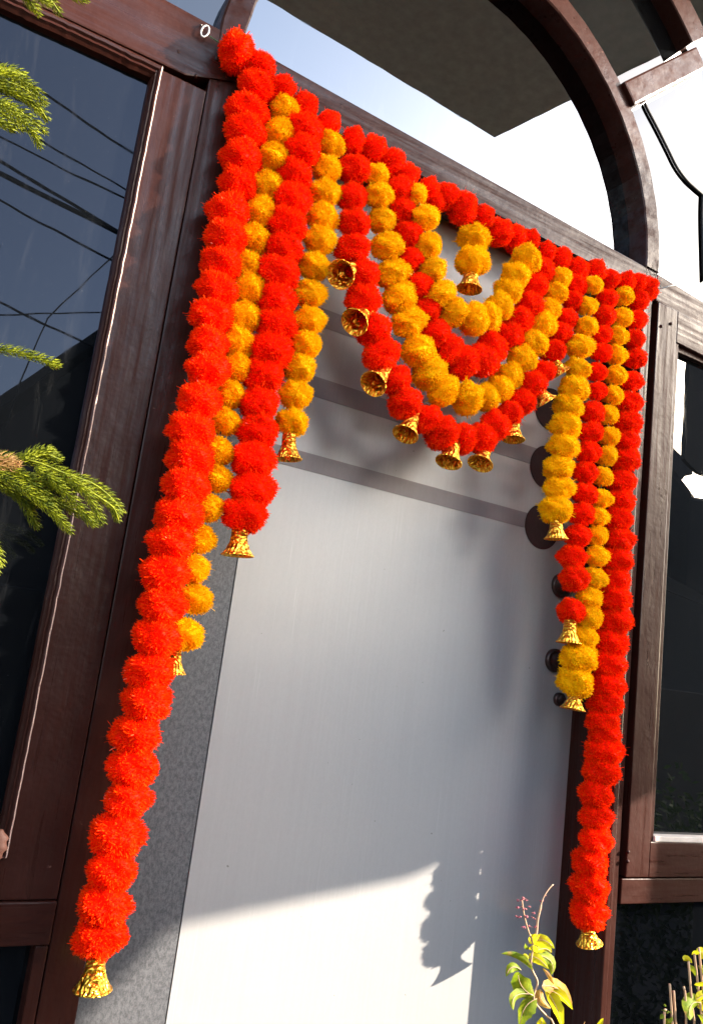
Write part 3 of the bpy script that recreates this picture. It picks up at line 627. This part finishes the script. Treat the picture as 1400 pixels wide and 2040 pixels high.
for lab, dy, st_, twigs, dry in BR:
    V = []; Fc = []; MI = []
    for tw in twigs:
        sdx += 1; n_ = len(tw)
        needles(V, Fc, MI, [at(x, y, dy + .02 * math.sin(sdx * 1.9) + .012 * i) for i, (x, y) in enumerate(tw)], .0098, 0, sdx)
    for x0_, y0_, x1_, y1_ in dry:
        sdx += 1; needles(V, Fc, MI, [at(x0_, y0_, dy - .02), at(x1_, y1_, dy - .015)], .011, 1, sdx)
    stp = at(*twigs[0][0], dy); V0 = Vector((-.745, -.45, stp.z + .05))
    bmx = bmesh.new(); tube_bm(bmx, smooth_path([V0, V0.lerp(stp, .5) + Vector((0, 0, .02)), stp], 5), [.008] * 5 + [.006] * 5 + [.003], 6)
    for tw in twigs: tube_bm(bmx, smooth_path([at(x, y, dy + .012 * i + .004) for i, (x, y) in enumerate(tw)], 4), .0012, 5)
    o = from_arrays('branch', V, Fc, [NEEDLE, NEEDLEP], tr, MI); o['label'] = lab
    finish(bmx, 'twig', NEEDLE, None, True).parent = o
    bpy.context.view_layer.update(); c_ = o.children[0]; c_.data.transform(tr.matrix_world.inverted())

# ================================================================ basil plants at the bottom right
def leaf(parent, a, b, wpx, mat, Y, bend=.25, twist=0.0, via=None, fold=.42):
    A, B = at(*a, Y), at(*b, Y); A.y += random.uniform(-.01, .01); B.y += random.uniform(-.025, .01)
    v = B - A; L = v.length; mid = at(*via, Y) if via else (A + B) / 2 + Vector((0, -bend * L * .4, bend * L * .5))
    n = 10; path = [A.lerp(mid, i / n).lerp(mid.lerp(B, i / n), i / n) for i in range(n + 1)]
    W_ = size(wpx, A) / 2 * .88; bm = bmesh.new(); rows = []
    view = (A - Vector((0, -D, 0))).normalized()
    for i, p in enumerate(path):
        t = i / n; tg = (path[min(i + 1, n)] - path[max(i - 1, 0)]).normalized()
        s = tg.cross(view).normalized(); s = Matrix.Rotation(twist + .5 * t * twist, 3, tg) @ s; nn = s.cross(tg)
        wv = W_ * (math.sin(math.pi * min(1, t ** .8)) ** .75 if 0 < t < 1 else .03) * (1 + .06 * math.sin(i * 2.3))
        rows.append([bm.verts.new(p + s * wv * k + nn * (abs(k) * fold * wv + .05 * wv * math.sin(i * 2.1 + k))) for k in (-1, -.55, 0, .55, 1)])
    for r, q in zip(rows, rows[1:]):
        for k in range(4): bm.faces.new((r[k], r[k + 1], q[k + 1], q[k]))
    o = finish(bm, 'leaf', mat, parent, True)
    if wpx > 16: tube('midrib', [p - view * .0012 for p in path[:-1]], .00045, STEMM, None, 4).parent = o; o.children[0].data.transform(parent.matrix_world.inverted())
    return o
def bud(parent, x, y, Y, r, mat=BUDP):
    p = at(x, y, Y); bm = bmesh.new()
    for _ in range(4):
        o_ = Vector((random.uniform(-1, 1), random.uniform(-1, 1), random.uniform(-.5, .5))) * size(r, p) * .8
        bmesh.ops.create_icosphere(bm, subdivisions=1, radius=size(r, p) * random.uniform(.25, .55), matrix=Matrix.Translation(p + o_) @ Matrix.Diagonal((1.3, 1, .7, 1)))
    return finish(bm, 'flower_bud', mat, parent, True)
YB = -.45
b1 = tag(empty('basil_plant', at(1110, 2400, YB)), 'holy basil sprig with yellow green leaves and purple flower spike in front of the door', 'plant')
stem = [(1160, 2400), (1125, 2120), (1101, 2039), (1090, 2026), (1070, 2004), (1062, 1984), (1070, 1957), (1057, 1924), (1061, 1882), (1054, 1861)]
tube('stem', smooth_path([at(x, y, YB) for x, y in stem], 5), [.0030] * 10 + [.0015] * 36, STEMM, b1, 7)
tube('flower_spike', smooth_path([at(x, y, YB) for x, y in ((1054, 1861), (1047, 1838), (1042, 1815), (1039, 1792))], 4), .0011, STEMM, b1, 6)
tube('flower_spike', smooth_path([at(x, y, YB) for x, y in ((1062, 1880), (1068, 1858), (1070, 1835), (1075, 1812), (1081, 1790), (1092, 1772), (1101, 1762))], 4), [.0019] * 14 + [.0010] * 11, STEMM, b1, 6)
for x, y, r in ((1034, 1794, 6), (1046, 1792, 5), (1040, 1789, 5), (1032, 1808, 5), (1042, 1808, 5), (1053, 1806, 4), (1032, 1827, 6), (1045, 1826, 6), (1041, 1848, 5), (1053, 1846, 5), (1061, 1829, 4), (1060, 1818, 5), (1066, 1846, 4), (1080, 1795, 4), (1085, 1784, 3)):
    bud(b1, x, y, YB, r)
for a, b, wd, m, via in (((1061,1983),(1024,1932),46,LEAFG,(1030,1970)), ((1056,1930),(1003,1903),15,LEAFG,(1036,1896)), ((1040,1934),(1008,1946),20,LEAFG,(1015,1915)), ((1058,1980),(1000,1999),22,LEAFG,(1012,1972)),
    ((1066,1988),(1030,2046),42,LEAFG,(1036,2000)), ((1072,1962),(1138,2010),34,LEAFP,(1118,1955)), ((1094,1975),(1098,2036),30,LEAFY,(1110,2000)), ((1074,1970),(1092,2006),22,LEAFP,(1070,1992)), ((1066,1905),(1100,1944),34,LEAFG,(1112,1905)),
    ((1066,1884),(1084,1880),30,LEAFY,(1078,1860)), ((1062,1884),(1062,1858),22,LEAFY,(1056,1868)), ((1058,1910),(1076,1922),22,LEAFY,(1068,1900)), ((1058,1892),(1032,1876),11,LEAFG,(1045,1884)), ((1056,1912),(1044,1908),16,LEAFY,None), ((1068,1894),(1104,1902),20,LEAFY,(1090,1884)), ((1062,1896),(1052,1886),14,LEAFY,None),
    ((1092,2070),(1078,2026),28,LEAFY,(1076,2050)), ((1100,1962),(1082,1930),9,LEAFP,None), ((1092,1975),(1120,2000),26,LEAFY,(1112,1972)), ((1110,2060),(1130,2040),16,LEAFG,None), ((1210,2080),(1178,2016),15,LEAFY,(1186,2050)), ((1150,2090),(1160,2032),7,LEAFP,None)):
    leaf(b1, a, b, wd, m, YB, via=via, twist=random.uniform(-.5, .5))
b2 = tag(empty('basil_plant', at(1390, 2400, YB)), 'twiggy basil plant with bare stems at the bottom right corner', 'plant')
for pts in (((1345,2400),(1340,2100),(1338,2035),(1333,1960)), ((1350,2400),(1348,2100),(1345,2035),(1341,1974)), ((1372,2300),(1365,2010),(1361,1966)), ((1400,2400),(1385,2080),(1377,1996),(1370,1912)), ((1410,2400),(1400,2080),(1390,1970),(1382,1900)), ((1420,2400),(1410,2080),(1398,1960),(1391,1888)), ((1330,2300),(1322,2040),(1326,2010))):
    tube('stem', smooth_path([at(x, y, YB) for x, y in pts], 5), .0019, STEMM, b2, 6)
for a, b, wd, m, via in (((1375,1917),(1351,1908),13,LEAFY,(1362,1904)), ((1374,1925),(1384,1945),14,LEAFG,None), ((1384,1905),(1378,1892),10,LEAFY,None), ((1394,1900),(1408,1912),26,LEAFY,(1402,1892)), ((1392,1925),(1405,1950),18,LEAFG,None), ((1388,1975),(1402,1960),16,LEAFG,None), ((1380,1990),(1400,1975),20,LEAFY,None),
    ((1390,1995),(1348,2020),40,LEAFG,(1368,1990)), ((1392,2040),(1370,2010),26,LEAFG,None), ((1322,2020),(1314,2030),10,LEAFG,None), ((1325,2035),(1335,2024),10,LEAFG,None), ((1378,1960),(1390,1948),10,LEAFY,None), ((1395,2010),(1412,1990),26,LEAFY,None), ((1340,2050),(1328,2032),16,LEAFG,None), ((1398,1960),(1390,1972),12,LEAFG,None)):
    leaf(b2, a, b, wd, m, YB, via=via, twist=random.uniform(-.5, .5))
for x, y in ((1326, 2004), (1323, 2014), (1330, 2016), (1319, 2026)): bud(b2, x, y, YB, 5, LEAFG)

# dry straw caught at the right end of the beam
bm = bmesh.new()
for k in range(16):
    a = at(1300 + random.uniform(-14, 10), 556 + random.uniform(-14, 12), -.006)
    b = a + Vector((random.uniform(-.03, .035), random.uniform(-.02, -.003), random.uniform(-.03, .04)))
    tube_bm(bm, [a, a.lerp(b, .5) + Vector((0, 0, random.uniform(-.006, .006))), b], .0006, 4)
tag(finish(bm, 'dry_straw', plain('dark_straw', (.06, .045, .035), .8)), 'few dark dry straws caught behind the right end of the garland', 'straw', kind='stuff')
